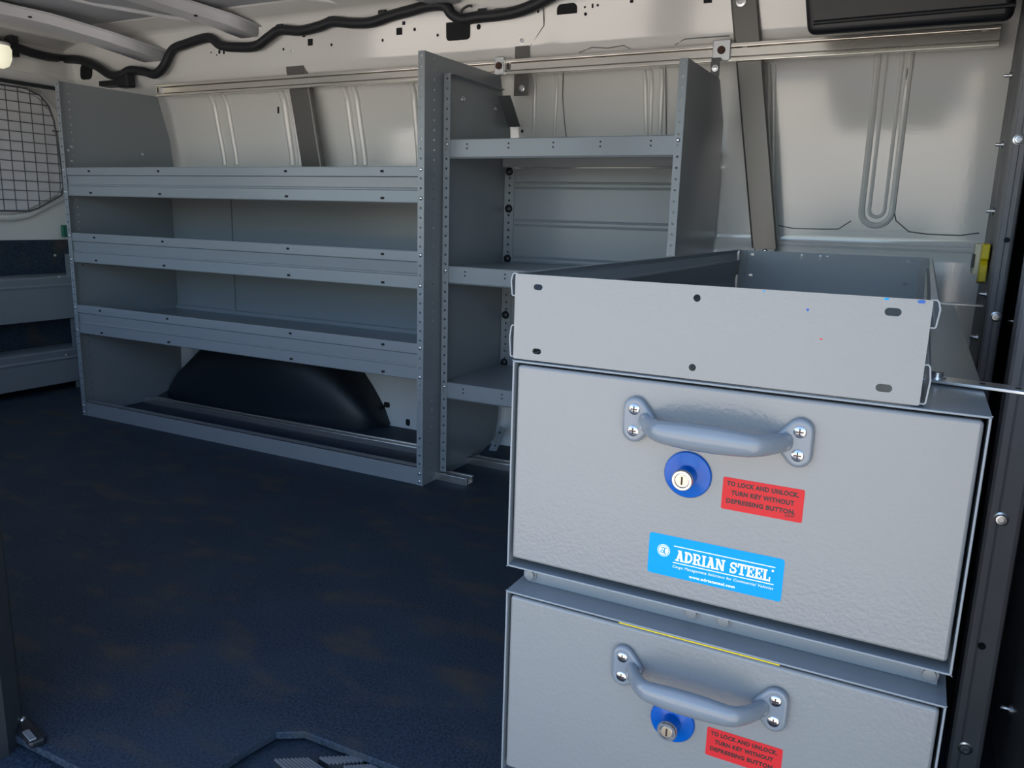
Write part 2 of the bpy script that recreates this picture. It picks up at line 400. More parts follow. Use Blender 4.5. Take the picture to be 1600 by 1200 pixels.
# stiffening creases of the roof skin between the bows
for pa in [((-1.50, -.6, 1.424), (-1.40, .1, 1.424), (-1.22, .36, 1.41)), ((-.85, -.6, 1.424), (-.80, .12, 1.424), (-.55, .36, 1.412)), ((-.55, -.6, 1.424), (-.50, .1, 1.424), (-.36, .33, 1.412))]:
    MB().tube(pa, .007, 8).build('roof_crease', 'roof_paint', ceil, smooth=True)
for u, v in [(47,27),(141,51),(306,25)]:
    p = at(u, v, 2, 1.372); MB().lathe([(.006, 0), (.006, .004)], 10, (0, 0, -1), (p.x, p.y, 1.375)).build('hole', 'void', ceil)

# ------------------------------------------------------------------ rear doors (left)
YD = -1.24
rear = MB().box(XL-.04, XL, YD, .62, -.05, 1.30).build('wall_left', 'white_paint'); struct(rear)
# header beam over the doors
MB().prism([(XL-.03, 1.215), (XL+.06, 1.215), (XL+.085, 1.24), (XL+.085, 1.33), (XL+.05, 1.36), (XL+.13, 1.385), (XL+.13, 1.44), (XL-.03, 1.44)], 1, -1.3, .62)
mb = MB(); pr = [(XL-.03, 1.220), (XL+.055, 1.220), (XL+.085, 1.245), (XL+.085, 1.335), (XL+.055, 1.362), (XL+.17, 1.385), (XL+.17, 1.44), (XL-.03, 1.44)]
n = len(pr)
for y in (-1.3, .45): mb.v += [(x, y, z) for x, z in pr]
mb.f = [(k, (k+1) % n, n+(k+1) % n, n+k) for k in range(n)] + [tuple(range(n)), tuple(range(2*n-1, n-1, -1))]
mb.build('door_header', 'white_paint', rear, bevel=.010, segs=3, smooth=True)
# dark weather seal, window frame and blanked window
MB().tube([(XL+.052, -1.2, 1.214), (XL+.052, .5, 1.214)], .007, 8).build('weather_seal', 'rubber_trim', rear, smooth=True)
def rear_at(u, v, x=XL+.01): return at(u, v, 0, x)
wt, wb = 1.195, .735
win = [(-.60, wb), (.20, wb)]
wp = [(YD+.07, .715), (.14, .715), (.20, .725), (.26, .76), (.345, .80), (.375, .88), (.370, 1.02), (.345, 1.12), (.29, 1.175), (.18, 1.198), (YD+.07, 1.20)]
MB().prism(wp, 0, XL+.004, XL+.010).build('window_pane', 'door_glass', rear)
pts = [(XL+.013, y, z) for y, z in wp[1:-1]]
MB().tube([(XL+.013, YD+.07, .70)] + [(XL+.013, y + (.012 if y > .2 else 0), z - (.016 if z < .85 else -.012)) for y, z in wp[1:-1]] + [(XL+.013, YD+.07, 1.212)], .013, 10).build('window_surround', 'white_paint', rear, smooth=True)
# black trim panel on the lower doors
MB().box(XL, XL+.014, YD+.02, .46, 0, .612).build('lower_trim_panel', 'floor_mat', rear, bevel=.004)
p = at(103, 361, 0, XL+.016); MB().box(XL, XL+.02, p.y-.012, p.y+.02, p.z-.025, p.z+.025).build('latch_cover', 'green_plastic', rear, bevel=.003)
# window guard: one wire grid in front of the blanked window
wg = empty('window_guard', (XL+.02, -.2, .72), 'dark wire mesh guard over the rear door window', 'guard')
XG = XL+.035
gq = [at(u, v, 0, XG) for u, v in [(0,331),(46,330),(60,325),(78,315),(96,305),(99,292),(96,265),(90,222),(84,188),(76,166),(62,149),(40,138),(0,133)]]
gp = [(YD+.08, gq[0].z)] + [(q.y, q.z) for q in gq[1:-1]] + [(YD+.08, gq[-1].z)]
MB().tube([(XG, y, z) for y, z in gp], .0036, 8).build('frame', 'wire_grey', wg, smooth=True)
def zrange(y):
    zs = []
    for (ya, za), (yb, zb) in zip(gp, gp[1:]):
        if min(ya, yb) <= y <= max(ya, yb) and ya != yb: zs.append(za + (zb-za)*(y-ya)/(yb-ya))
    return min(zs), max(zs)
for k in range(34):
    y = max(q[0] for q in gp) - .012 - .0478*k
    if y < YD+.09: break
    a, b = zrange(y)
    MB().tube([(XG, y, a), (XG, y, b)], .0021, 6).build('wire', 'wire_grey', wg)
for k in range(12):
    z = .770 + .0375*k; ys = []
    for (ya, za), (yb, zb) in zip(gp[1:], gp[2:]):
        if min(za, zb) <= z <= max(za, zb) and za != zb: ys.append(ya + (yb-ya)*(z-za)/(zb-za))
    if ys: MB().tube([(XG+.003, YD+.08, z), (XG+.003, max(ys), z)], .0021, 6).build('wire', 'wire_grey', wg)
for u, v in [(77,238),(77,254)]:
    p = at(u, v, 0, XG); inst('screw', 'pan_screw', p, wg, (0, 0, math.radians(90)))
for y, z, dy, dz in [(.09, 1.19, 0, .03), (.33, 1.05, .04, 0), (.06, .735, 0, -.03)]:
    MB().tube([(XG, y, z), (XG-.005, y+dy, z+dz), (XL+.01, y+dy*1.1, z+dz*1.1)], .004, 6).build('hook', 'wire_grey', wg, smooth=True)
    
# rear door shelf below the window
ds = empty('door_shelf', (-1.98, -.2, .0), 'low grey steel shelf rack on the rear door beneath the wire window guard', 'shelf')
xs = -1.925
for zt, zb_ in ((.470, .298), (.170, .032)):
    mb = MB()
    prf = [(xs-.105, zt+.004), (xs-.03, zt+.004), (xs-.002, zt), (xs, zt-.006), (xs-.004, zt-.030), (xs+.004, zt-.036), (xs, zt-.045), (xs, zb_), (xs-.1, zb_)]
    n = len(prf)
    for y in (YD+.04, .42): mb.v += [(x, y, z) for x, z in prf]
    mb.f = [(k, k+1, n+k+1, n+k) for k in range(n-1)]
    mb.build('shelf', 'grey_coat', ds, solid=.002, bevel=.001)
MB().punched((xs-.012, .315, 0), (0, -1, 0), (0, 0, 1), .038, .0254, 22, .0035).build('upright', 'grey_coat', ds, solid=.002)
MB().punched((xs-.012, YD+.09, 0), (0, -1, 0), (0, 0, 1), .038, .0254, 22, .0035).build('upright', 'grey_coat', ds, solid=.002)
for u, v in [(86,399),(92.5,433),(103,554.5)]:
    p = at(u, v, 0, xs); inst('screw', 'pan_screw', p, ds, (0, 0, math.radians(90)))

# ------------------------------------------------------------------ partition (right)
part = MB().box(1.375, 1.39, -1.25, .60, -.05, 1.44).build('wall_right', 'partition_steel'); struct(part)
MB().hexa([(1.312,-.09,-.02),(1.316,-.09,-.02),(1.330,.60,-.02),(1.326,.60,-.02),(1.312,-.09,1.40),(1.316,-.09,1.40),(1.330,.60,1.40),(1.326,.60,1.40)]).build('rear_panel', 'partition_steel', part)
def post(y, x0, x1, name='post'):
    # folded flange that faces the door: two shallow ridges and a return
    pr = [(x0, y+.05), (x0, y+.004), (x0+.003, y), (x0+.010, y), (x0+.012, y+.002), (x0+.014, y), (x1-.006, y), (x1-.002, y+.003), (x1, y+.010), (x1+.004, y+.05)]
    return MB().prism([(a, b) for a, b in pr], 2, -.04, 1.40, close=False).build(name, 'partition_flange', part, solid=.002)
post(-.09, 1.311, 1.336); post(-.63, 1.311, 1.350)
MB().box(1.34, 1.376, -1.10, -1.06, -.04, 1.40).build('post', 'partition_flange', part, bevel=.006)
for u, v, yy in [(1556,495,-.091),(1592,218,-.091),(1564,811,-.631),(1508,1169,-.631)]:
    inst('bolt', 'washer_bolt', at(u, v, 1, yy), part)
for u, v in [(1534,1009)]:
    p = at(u, v, 1, -.6305); MB().lathe([(.005, 0), (.005, .002)], 12, (0, -1, 0), p).build('hole', 'void', part)
for u, v in [(1573,375),(1594,594)]:
    p = at(u, v, 1, -.0905); MB().lathe([(.005, 0), (.005, .002)], 12, (0, -1, 0), p).build('hole', 'void', part)
for u, v in [(1581,118),(1568,226),(1554,330),(1543,460),(1528,527)]:
    p = at(u, v, 0, 1.313); inst('stud', 'stud', p, part, RX)
for u, v in [(1558,1005),(1578,1108),(1534,1193),(1585,502)]:
    p = at(u, v, 0, 1.372); inst('stud', 'stud', (1.375, max(min(p.y, .4), -1.0), p.z), part, RX)
# top dark beam where the partition meets the roof
MB().box(1.30, 1.376, -.3, .45, 1.27, 1.42).build('top_beam', 'partition_steel', part, bevel=.01)

# ------------------------------------------------------------------ near side wall with the open side door (light comes in here)
ns = MB()
ns.box(-2.25, .095, -1.30, -1.235, -.05, .56)           # behind the door opening; unseen gap added in it to brighten the interior
ns.box(-2.25, .095, -1.30, -1.235, 1.24, 1.44)
ns.box(-2.25, -1.75, -1.30, -1.235, .56, 1.24)
ns.box(-.10, .095, -1.30, -1.235, .56, 1.24)
ns.box(.095, 2.0, -1.34, -1.26, 1.30, 1.44)             # above it
ns.box(1.45, 2.0, -1.34, -1.26, -.6, 1.44)
struct(ns.build('wall_front', 'white_paint'))
struct(MB().prism([(.055, -1.30), (.105, -1.285), (.112, -1.235), (.095, -1.20), (-.05, -1.19), (-.05, -1.30)], 2, -.06, 1.36).build('trim_2', 'rubber_trim', bevel=.006))
cab = MB().box(1.98, 2.02, -1.34, .62, -.6, 1.46).build('wall_cab', 'roof_paint'); struct(cab)

# ------------------------------------------------------------------ big shelf unit
PITCH_H = .0254
W, H = 1.4944, 1.168
A = empty('shelf_unit', (-W/2, .2, 0), 'wide grey steel shelf unit with three deep-lipped shelves over the black wheel arch', 'shelf')
PR_A = [(.062, H), (.41, H+.004), (.455, 1.02), (.470, .90), (.458, .36), (.448, .10), (.43, .04), (.29, .0), (.062, .0)]
for x, sgn in ((0.0, -1), (-W, 1)):
    mb = MB()
    mb.punched((x, .0, 0), (sgn, 0, 0), (0, 0, 1), .020, PITCH_H, 46, .0033)            # front flange, faces the aisle
    mb.punched((x, .030, 0), (0, 1, 0), (0, 0, 1), .032, PITCH_H, 46, .0028)            # second row in the side
    mb.poly([(x, 0, 0), (x, .030, 0), (x, .030, H), (x, 0, H)])
    mb.poly([(x, y, z) for y, z in PR_A])
    mb.build('end_panel', 'grey_coat', A, solid=.0016)
def a_lip(zt, zb):
    h = zt-zb; y = .0022
    pr = [(.030, zt-.002), (y+.001, zt), (y, zt-.002), (y, zt-.26*h), (y+.006, zt-.275*h), (y+.006, zt-.285*h), (y+.002, zt-.30*h), (y+.004, zt-.58*h), (y-.001, zt-.615*h), (y-.001, zt-.635*h), (y+.002, zt-.66*h), (y+.001, zb+.002), (y+.003, zb), (.030, zb+.001)]
    return pr
LEV = [(.882, .7879), (.6604, .5593), (.4076, .3062)]
SX = (-.137, -.480, -1.015, -1.355)
for zt, zb in LEV:
    sh = MB()
    pr = a_lip(zt, zb)
    sh.prism([(y, z) for y, z in pr], 0, -W+.003, -.003, close=False)
    s = sh.build('shelf', 'grey_coat', A, solid=.0014)
    MB().box(-W+.003, -.003, .028, .445, zt-.052, zt-.050).build('deck', 'grey_coat', s)
    for x in SX:
        for z in (zt-.012, zb+.011):
            MB().prism([(x+a, z+b) for a, b in rrect(-.0055, .0055, -.0032, .0032, .003, 3)], 1, .0002, .004).build('slot', 'void', s)
MB().box(-W+.003, -.003, .0022, .004, .0, .052).box(-W+.003, -.003, .0022, .03, .0505, .052).build('base_rail', 'grey_coat', A)
bk = MB()
MB().box(-W+.004, -.004, .446, .448, .372, .86).build('back_panel', 'grey_coat', A)
MB().box(-W+.004, -.004, .436, .447, .318, .372).build('back_lip', 'grey_coat', A, bevel=.003)
MB().box(-W+.30, -W+.33, .440, .447, .34, .86).build('back_strip', 'grey_coat', A)
for z in (.874, .800, .651, .5685, .398, .3155, .036, .012):
    for x in (-.0095, -W+.0095):
        inst('screw', 'pan_screw', (x, -.001, z), A)
for z in (1.03, .985):
    pass
for u, v in [(111,229),(112,252),(222,241),(106,235)]:
    p = at(u, v, 0, -W); inst('screw', 'pan_screw', (p.x+.001, p.y, p.z), A, (0, 0, math.radians(90)))

# ------------------------------------------------------------------ narrow shelf unit
BX0, BX1, BY, BZ, BH = .0059, .6618, .0851, .022, 1.1258
B = empty('shelf_unit', ((BX0+BX1)/2, .28, BZ), 'narrow grey steel shelf unit with three shallow shelves and ribbed back panel', 'shelf')
PR_B = [(BY, BH), (.395, BH+.002), (.470, 1.03), (.488, .86), (.470, .68), (.440, .50), (.440, .18), (.385, .03), (BY, BZ)]
nb = 43
for x, sgn in ((BX0, 1), (BX1, -1)):
    mb = MB()
    mb.punched((x, BY, BZ), (sgn, 0, 0), (0, 0, 1), .020, (BH-BZ)/nb, nb, .0033)
    mb.poly([(x, y, z) for y, z in PR_B])
    mb.build('end_panel', 'grey_coat', B, solid=.0016)
for zt, zb in [(.9575, .9091), (.6199, .5722), (.2898, .2428)]:
    sh = MB().prism([(.425, zt-.004), (.425, zt), (BY+.004, zt), (BY+.0022, zt-.002), (BY+.0022, zb+.004), (BY+.006, zb), (BY+.018, zb)], 0, BX0+.003, BX1-.003, close=False)
    s = sh.build('shelf', 'grey_coat', B, solid=.0014)
    MB().box(BX0+.004, BX1-.004, .417, .425, zt-.050, zt-.002).build('rear_lip', 'grey_coat', s, bevel=.002)
    for x in (.0785, .203, .330, .457, .585):
        for z in (zt-.0125, zt-.0235):
            MB().lathe([(.0022, 0), (.0022, .003)], 8, (0, -1, 0), (x, BY+.003, z)).build('slot', 'void', s)
    for x in (BX0+.0105, BX1-.0105): inst('screw', 'pan_screw', (x, BY-.001, zt-.012), B)
# ribbed back panel
bp = MB().box(BX0+.03, BX1-.01, .441, .443, .20, .905).build('back_panel', 'grey_coat', B)
for z in (.855, .742, .630, .52, .41):
    for dz in (-.0075, .0075):
        MB().tube([(BX0+.040, .4405, z+dz), (BX1-.02, .4405, z+dz)], .0034, 8).build('rib', 'grey_coat', bp, smooth=True)
MB().punched((BX0+.003, .4385, .165), (1, 0, 0), (0, 0, 1), .034, .0226, 35, .0036).build('rear_strip', 'grey_coat', B, solid=.0016)
for u, v in [(796,268),(795,326),(793,404),(790,492),(788,566)]:
    inst('plug', 'plug', at(u, v, 1, .4365), B)
# slanted foot bracket at the lower rear and the upper rear corner bracket
a = at(769, 706, 1, .415); b = at(786, 668, 1, .425)
MB().bar(a, b, .026, .002, up=(0, 1, 0)).build('foot_bracket', 'grey_coat', B)
for u, v in [(781,676),(774,696)]:
    MB().lathe([(.003, 0), (.003, .003)], 8, (0, -1, 0), at(u, v, 1, .4175)).build('slot', 'void', B)
a = at(783, 150, 1, .385) ; b = at(797, 198, 1, .455); a.x = max(a.x, .028); b.x = max(b.x, .028)
MB().bar(a, b, .040, .0025, up=(0, 1, 0)).build('corner_bracket', 'dark_steel', B)
MB().bar((BX0+.012, BY+.01, BH+.001), (BX0+.012, .385, BH+.002), .022, .003).build('top_flange', 'grey_coat', B)
for u, v in [(723,155.5),(774,170)]:
    p = at(u, v, 0, BX0+.001); inst('screw', 'hex_bolt', p, B, (0, 0, math.radians(90)))

# ------------------------------------------------------------------ wall rails and their brackets
def rail(name, pa, pb, label, z_h=.044):
    a = Vector(pa); b = Vector(pb)
    r = empty(name, a, label, 'rail', 'aluminium load rails along the wall')
    h = z_h; d = (b-a); up = Vector((0, 0, 1))
    prf = [(.002, 0), (0, .001), (0, .009), (.002, .0105), (.018, .0105), (.018, .0125), (.004, .0125), (.004, .0315), (.018, .0315), (.018, .0335), (.002, .0335), (0, .035), (0, .043), (.002, .044), (.024, .044), (.024, 0)]
    mb = MB(); n = len(prf)
    for p in (a, b): mb.v += [tuple(p + Vector((0, y, z*h/.044))) for y, z in prf]
    mb.f = [(k, (k+1) % n, n+(k+1) % n, n+k) for k in range(n)] + [tuple(range(n)), tuple(range(2*n-1, n-1, -1))]
    mb.build('channel', 'aluminium', r, bevel=.0008)
    return r
ya = .392
L1 = at(243, 151.5, 1, ya); L2 = at(1133, 95.5, 1, ya)
r1 = rail('wall_rail', L1, L2, 'long aluminium rail on the white wall above the two shelf units')
for u, v in [(463,129),(812,104)]: inst('screw', 'pan_screw', at(u, v, 1, ya+.012), r1)
M1 = at(1137, 96.5, 1, ya-.004); M2 = at(1561, 71, 1, ya-.004)
r2 = rail('wall_rail', M1, M2, 'shiny aluminium rail above the glossy white panel beside the partition', .046)
for u, v in [(1163.5,79),(1539.5,54)]: inst('screw', 'washer_bolt', at(u, v, 1, ya+.008), r2)
def clamp(u, v, label, w=.046):
    p = at(u, v, 1, ya-.004)
    c = empty('rail_clamp', p, label, 'clamp', 'rail clamps')
    MB().box(p.x-w/2, p.x+w/2, ya-.010, ya+.004, p.z-.026, p.z+.026).build('plate', 'zinc', c, bevel=.002)
    MB().lathe([(.010, 0), (.010, .004), (.0075, .005), (.0005, .005)], 16, (0, -1, 0), (p.x, ya-.010, p.z)).build('nut', 'rust', c)
    return c, p
c1, p1 = clamp(1128, 79, 'zinc clamp with a rusty nut joining the two wall rails')
q = at(1118, 102, 1, .37)
MB().box(q.x-.011, q.x+.012, .366, .369, q.z-.034, q.z+.018).box(q.x-.011, q.x+.012, .366, ya, q.z+.014, q.z+.018).build('tab', 'dark_steel', c1, bevel=.001)
inst('screw', 'hex_bolt', (q.x, .366, q.z-.008), c1)
c2, p2 = clamp(781, 103.5, 'dark clamp at the shelf corner joining the wall rail', .03)
c3 = empty('rail_clamp', at(249, 141, 1, ya), 'small slotted clamp at the rear end of the wall rail', 'clamp', 'rail clamps')
p = at(249, 141, 1, ya); MB().box(p.x-.016, p.x+.014, ya-.006, ya+.012, p.z-.014, p.z+.014).build('plate', 'zinc', c3, bevel=.002)
MB().box(p.x-.003, p.x+.002, ya-.0075, ya-.005, p.z-.009, p.z+.009).build('slot', 'rust', c3)
p = at(793, 102.5, 1, ya); MB().prism([(p.x+a, p.z+b) for a, b in rrect(-.009, .009, -.015, .015, .008)], 1, ya+.004, ya+.0125).build('slot_plate', 'zinc', r1)
MB().box(p.x-.002, p.x+.002, ya+.002, ya+.006, p.z-.010, p.z+.010).build('slot', 'rust', r1)

# vertical support straps
def strap(pix_t, pix_b, w, y_t, y_b, label, foot=None):
    a = at(*pix_t, 1, y_t); b = at(*pix_b, 1, y_b)
    s = empty('wall_strap', b, label, 'strap', 'vertical steel straps on the wall')
    mb = MB(); pr = [(-w/2, .014), (-w/2, .0), (-w/2+.004, -.002), (w/2-.004, -.002), (w/2, .0), (w/2, .014)]
    n = len(pr)
    for p in (a, b): mb.v += [(p.x+x, p.y+y, p.z) for x, y in pr]
    mb.f = [(k, k+1, n+k+1, n+k) for k in range(n-1)]
    mb.build('channel', 'strap_steel', s, solid=.003)
    return s, a, b
s1, a, b = strap((456, 68), (492, 290), .086, .412, .460, 'dark steel strap standing behind the wide shelf unit')
for u, v in [(455.5,72),(456,79.5)]: inst('screw', 'pan_screw', at(u, v, 1, .409), s1)
s2, a, b = strap((1161, -25), (1195, 388), .066, .395, .452, 'broad bare steel strap behind the wall rails near the partition')
q = at(1158, 2, 1, .392); MB().lathe([(.013, 0), (.013, .002), (.008, .003), (.0075, .001), (.0004, .001)], 16, (0, -1, 0), (q.x, .392, q.z)).build('washer', 'zinc', s2)
inst('screw', 'pan_screw', at(1195, 392, 1, .45), s2)
MB().box(b.x-.028, b.x+.028, b.y+.004, b.y+.03, b.z-.24, b.z+.01).build('foot', 'strap_steel', s2, bevel=.003)
br = empty('wall_bracket', at(815, 148, 1, .41), 'dark slotted bracket plate behind the wall rail above the narrow shelf unit', 'bracket')
a = at(805, 58, 1, .414); b = at(825, 149, 1, .414)
MB().box(a.x, b.x, .414, .417, b.z, a.z).build('plate', 'strap_steel', br, bevel=.001)
for u, v in [(816,64),(815,138)]: inst('bolt', 'washer_bolt', at(u, v, 1, .4135), br)

# ------------------------------------------------------------------ floor rails
def floor_rail(y, xa, xb, label):
    prf = [(y-.020, 0), (y-.020, .021), (y-.010, .021), (y-.010, .016), (y-.012, .004), (y+.012, .004), (y+.010, .016), (y+.010, .021), (y+.020, .021), (y+.020, 0)]
    o = MB().prism(prf, 0, xa, xb).build('floor_rail', 'aluminium', root=((xa+xb)/2, y, 0), bevel=.0008)
    return tag(o, label, 'rail', 'aluminium rails on the floor')
floor_rail(.087, -.06, .107, 'short stub of aluminium floor rail poking out under the narrow shelf unit')
floor_rail(.268, -W+.02, .72, 'long aluminium floor rail running under both shelf units')

# ------------------------------------------------------------------ wiring loom along the roof edge
def spline(pts, sub=5):
    out = []; P = [Vector(p) for p in pts]
    for i in range(len(P)-1):
        p0 = P[max(i-1, 0)]; p1_ = P[i]; p2_ = P[i+1]; p3 = P[min(i+2, len(P)-1)]
        for k in range(sub):
            t = k/sub
            out.append(.5*((2*p1_) + (-p0+p2_)*t + (2*p0-5*p1_+4*p2_-p3)*t*t + (-p0+3*p1_-3*p2_+p3)*t**3))
    out.append(P[-1]); return out
XH = XL+.105
lp = [at(u, v, 0, XH) for u, v in [(-60,58),(-10,66),(22,73),(48,82),(72,88)]]
lp += [at(u, v, 1, .372) for u, v in [(98,92),(125,94),(150,103)]]
lp += [at(u, v, 1, y) for u, v, y in [(172,117,.37),(190,117,.37),(203,110,.375),(225,112,.378),(242,116,.378),(256,104,.378),(270,78,.378),(290,69,.375),(326,59,.372),(345,71,.372),(372,74,.374),(400,72,.376),(420,58,.374),(438,47,.372),(470,48,.372),(500,41,.371),(520,34,.370),(550,36,.370),(580,35,.370),(610,25,.368),(640,17,.366),(670,9,.363),(695,9,.362),(706,22,.366),(722,30,.368),(745,27,.366),(775,24,.364),(800,20,.362),(825,12,.360),(850,0,.356),(875,-14,.35)]]
lm = empty('wiring_loom', lp[8], 'black corrugated wiring loom snaking along the roof edge', 'cable')
MB().tube(spline(lp), .0165, 10).build('conduit', 'loom_black', lm, smooth=True)
for u, v in [(518,30),(598,20),(438,42),(754,18),(780,18)]:
    p = at(u, v, 1, .366); MB().lathe([(.009, -.012), (.009, .012)], 10, (1, 0, 0), p).build('clip', 'loom_black', lm)
p = at(20, 70, 0, XH); MB().box(p.x-.03, p.x+.012, p.y-.016, p.y+.018, p.z-.042, p.z+.034).build('clip', 'loom_black', lm, bevel=.005)
p = at(194, 124, 1, .372); MB().box(p.x-.03, p.x+.03, .362, .40, p.z-.03, p.z+.03).build('connector', 'loom_black', lm, bevel=.006)
MB().tube(spline([at(720, 28, 1, .36), at(722, 16, 1, .355), at(732, 9, 1, .36), at(738, 10, 1, .365)]), .004, 8).build('branch', 'loom_black', lm, smooth=True)
p = at(174, 131, 1, .39); MB().box(p.x-.05, p.x+.06, .37, .42, p.z-.010, p.z+.010).build('connector', 'loom_black', lm, bevel=.004)

# cargo lamp on the rear header
p = at(2, 92, 0, XL+.20)
lamp = empty('cargo_lamp', p, 'small cream lit lamp hanging at the roof in the rear corner', 'lamp')
MB().lathe([(.004, .004), (.030, .0), (.036, -.012), (.034, -.045), (.024, -.068), (.006, -.078)], 20, (0, 0, 1), (p.x, p.y, p.z+.045)).build('lens', 'lamp_lens', lamp, smooth=True)
MB().lathe([(.032, 0), (.034, .006), (.030, .012)], 20, (0, 0, 1), (p.x, p.y, p.z+.045)).build('base', 'white_paint', lamp, smooth=True)

# overhead black bin beside the partition
ob_ = empty('overhead_bin', (1.08, .2, 1.19), 'black moulded plastic bin under the roof beside the partition', 'bin')
mb = MB(); za = at(1258, 52, 1, .20).z
mb.hexa([(.898,.20,za-.008),(1.30,.20,za-.008),(1.30,.385,za+.055),(.905,.385,za+.055),(.862,.16,1.43),(1.30,.16,1.43),(1.30,.39,1.43),(.862,.39,1.43)])
mb.build('body', 'black_plastic', ob_, bevel=.018, segs=4, smooth=True)
MB().tube([(.912,.196,za+.020),(1.30,.196,za+.024)], .005, 8).build('lip', 'black_plastic', ob_, smooth=True)

# ------------------------------------------------------------------ drawer units
CX0, CX1, CY = .8057, 1.2629, -1.04
CB = .085
def slab_text():
    """block slab-serif letters as strokes on a unit-high body"""
    t, s = .22, .13
    def bx(x0, x1, z0, z1): return [(x0, z0), (x1, z0), (x1, z1), (x0, z1)]
    def arc(cx, cz, ro, ri, a0, a1, n=8, kx=1.0):
        out = []
        for k in range(n):
            g0 = math.radians(a0+(a1-a0)*k/n); g1 = math.radians(a0+(a1-a0)*(k+1)/n)
            out.append([(cx+kx*ro*math.cos(g0), cz+ro*math.sin(g0)), (cx+kx*ro*math.cos(g1), cz+ro*math.sin(g1)), (cx+kx*ri*math.cos(g1), cz+ri*math.sin(g1)), (cx+kx*ri*math.cos(g0), cz+ri*math.sin(g0))])
        return out
    L = {}
    L['A'] = ([[(.08,0),(.26,0),(.56,1),(.36,1)], [(.54,0),(.78,0),(.56,1),(.36,1)], bx(.24,.60,.25,.38), bx(0,.36,0,s), bx(.48,.86,0,s), bx(.22,.58,1-s,1)], .88)
    L['D'] = ([bx(.09,.09+t,0,1), bx(0,.42,0,s), bx(0,.42,1-s,1)] + arc(.36,.5,.5,.30,-90,90,10,.9), .84)
    L['R'] = ([bx(.09,.09+t,0,1), bx(0,.46,0,s), bx(0,.44,1-s,1), bx(.3,.48,.40,.40+s)] + arc(.44,.70,.30,.14,-90,90,8) + [[(.42,.44),(.62,.44),(.78,0),(.55,0)], bx(.52,.86,0,s)], .88)
    L['I'] = ([bx(.09,.09+t,0,1), bx(0,.40,0,s), bx(0,.40,1-s,1)], .44)
    L['N'] = ([bx(.09,.25,0,1), bx(.66,.82,0,1), [(.05,1),(.32,1),(.82,0),(.60,0)], bx(0,.36,0,s), bx(.54,.92,1-s,1), bx(0,.3,1-s,1)], .95)
    L['S'] = (arc(.36,.71,.29,.13,30,270,10,1.1) + arc(.36,.29,.29,.13,-150,90,10,1.1) + [bx(.54,.66,.62,.98), bx(.04,.16,.02,.38)], .74)
    L['T'] = ([bx(.29,.51,0,1), bx(0,.80,1-s-.04,1), bx(0,.13,.62,1), bx(.67,.80,.62,1), bx(.17,.63,0,s)], .84)
    L['E'] = ([bx(.09,.09+t,0,1), bx(0,.68,0,s+.02), bx(0,.68,1-s-.02,1), bx(.2,.50,.44,.44+s), bx(.57,.70,0,.34), bx(.57,.70,.66,1), bx(.42,.52,.34,.66)], .75)
    L['L'] = ([bx(.09,.09+t,0,1), bx(0,.40,1-s,1), bx(0,.68,0,s+.02), bx(.57,.70,0,.40)], .73)
    L[' '] = ([], .40)
    polys = []; x = 0
    for ch in 'ADRIAN STEEL':
        ps, w = L[ch]
        for p in ps: polys.append([(a+x, b) for a, b in p])
        x += w
    return polys, x
def text_mesh(body, size, bold=0.0, shear=0.0, align='LEFT'):
    cu = bpy.data.curves.new('lettering', 'FONT'); cu.body = body; cu.size = size; cu.offset = bold; cu.shear = shear; cu.align_x = align; cu.space_character = 1.10
    cu.extrude = .00008; cu.resolution_u = 3
    ob = bpy.data.objects.new('lettering', cu); col.objects.link(ob)
    dg = bpy.context.evaluated_depsgraph_get(); dg.update()
    me = bpy.data.meshes.new_from_object(ob.evaluated_get(dg))
    bpy.data.objects.remove(ob); return me
def put_text(body, parent, x, z, width, height, material, bold=0.0, shear=0.0, y=0):
    me = text_mesh(body, 1.0, bold, shear)
    xs_ = [v.co.x for v in me.vertices]; ys_ = [v.co.y for v in me.vertices]
    x0, x1, y0, y1 = min(xs_), max(xs_), min(ys_), max(ys_)
    o0 = org(parent)
    for v in me.vertices:
        a = (v.co.x-x0)/(x1-x0)*width + x; b = (v.co.y-y0)/(y1-y0)*height + z
        v.co = (a-o0.x, y - (0.0001 if v.co.z > 0 else 0) - o0.y, b-o0.z)
    me.materials.clear(); me.materials.append(MATS[material]); me.name = 'lettering'
    ob = bpy.data.objects.new('lettering', me); col.objects.link(ob); ob.parent = parent; ORG[ob.name] = o0
    return ob

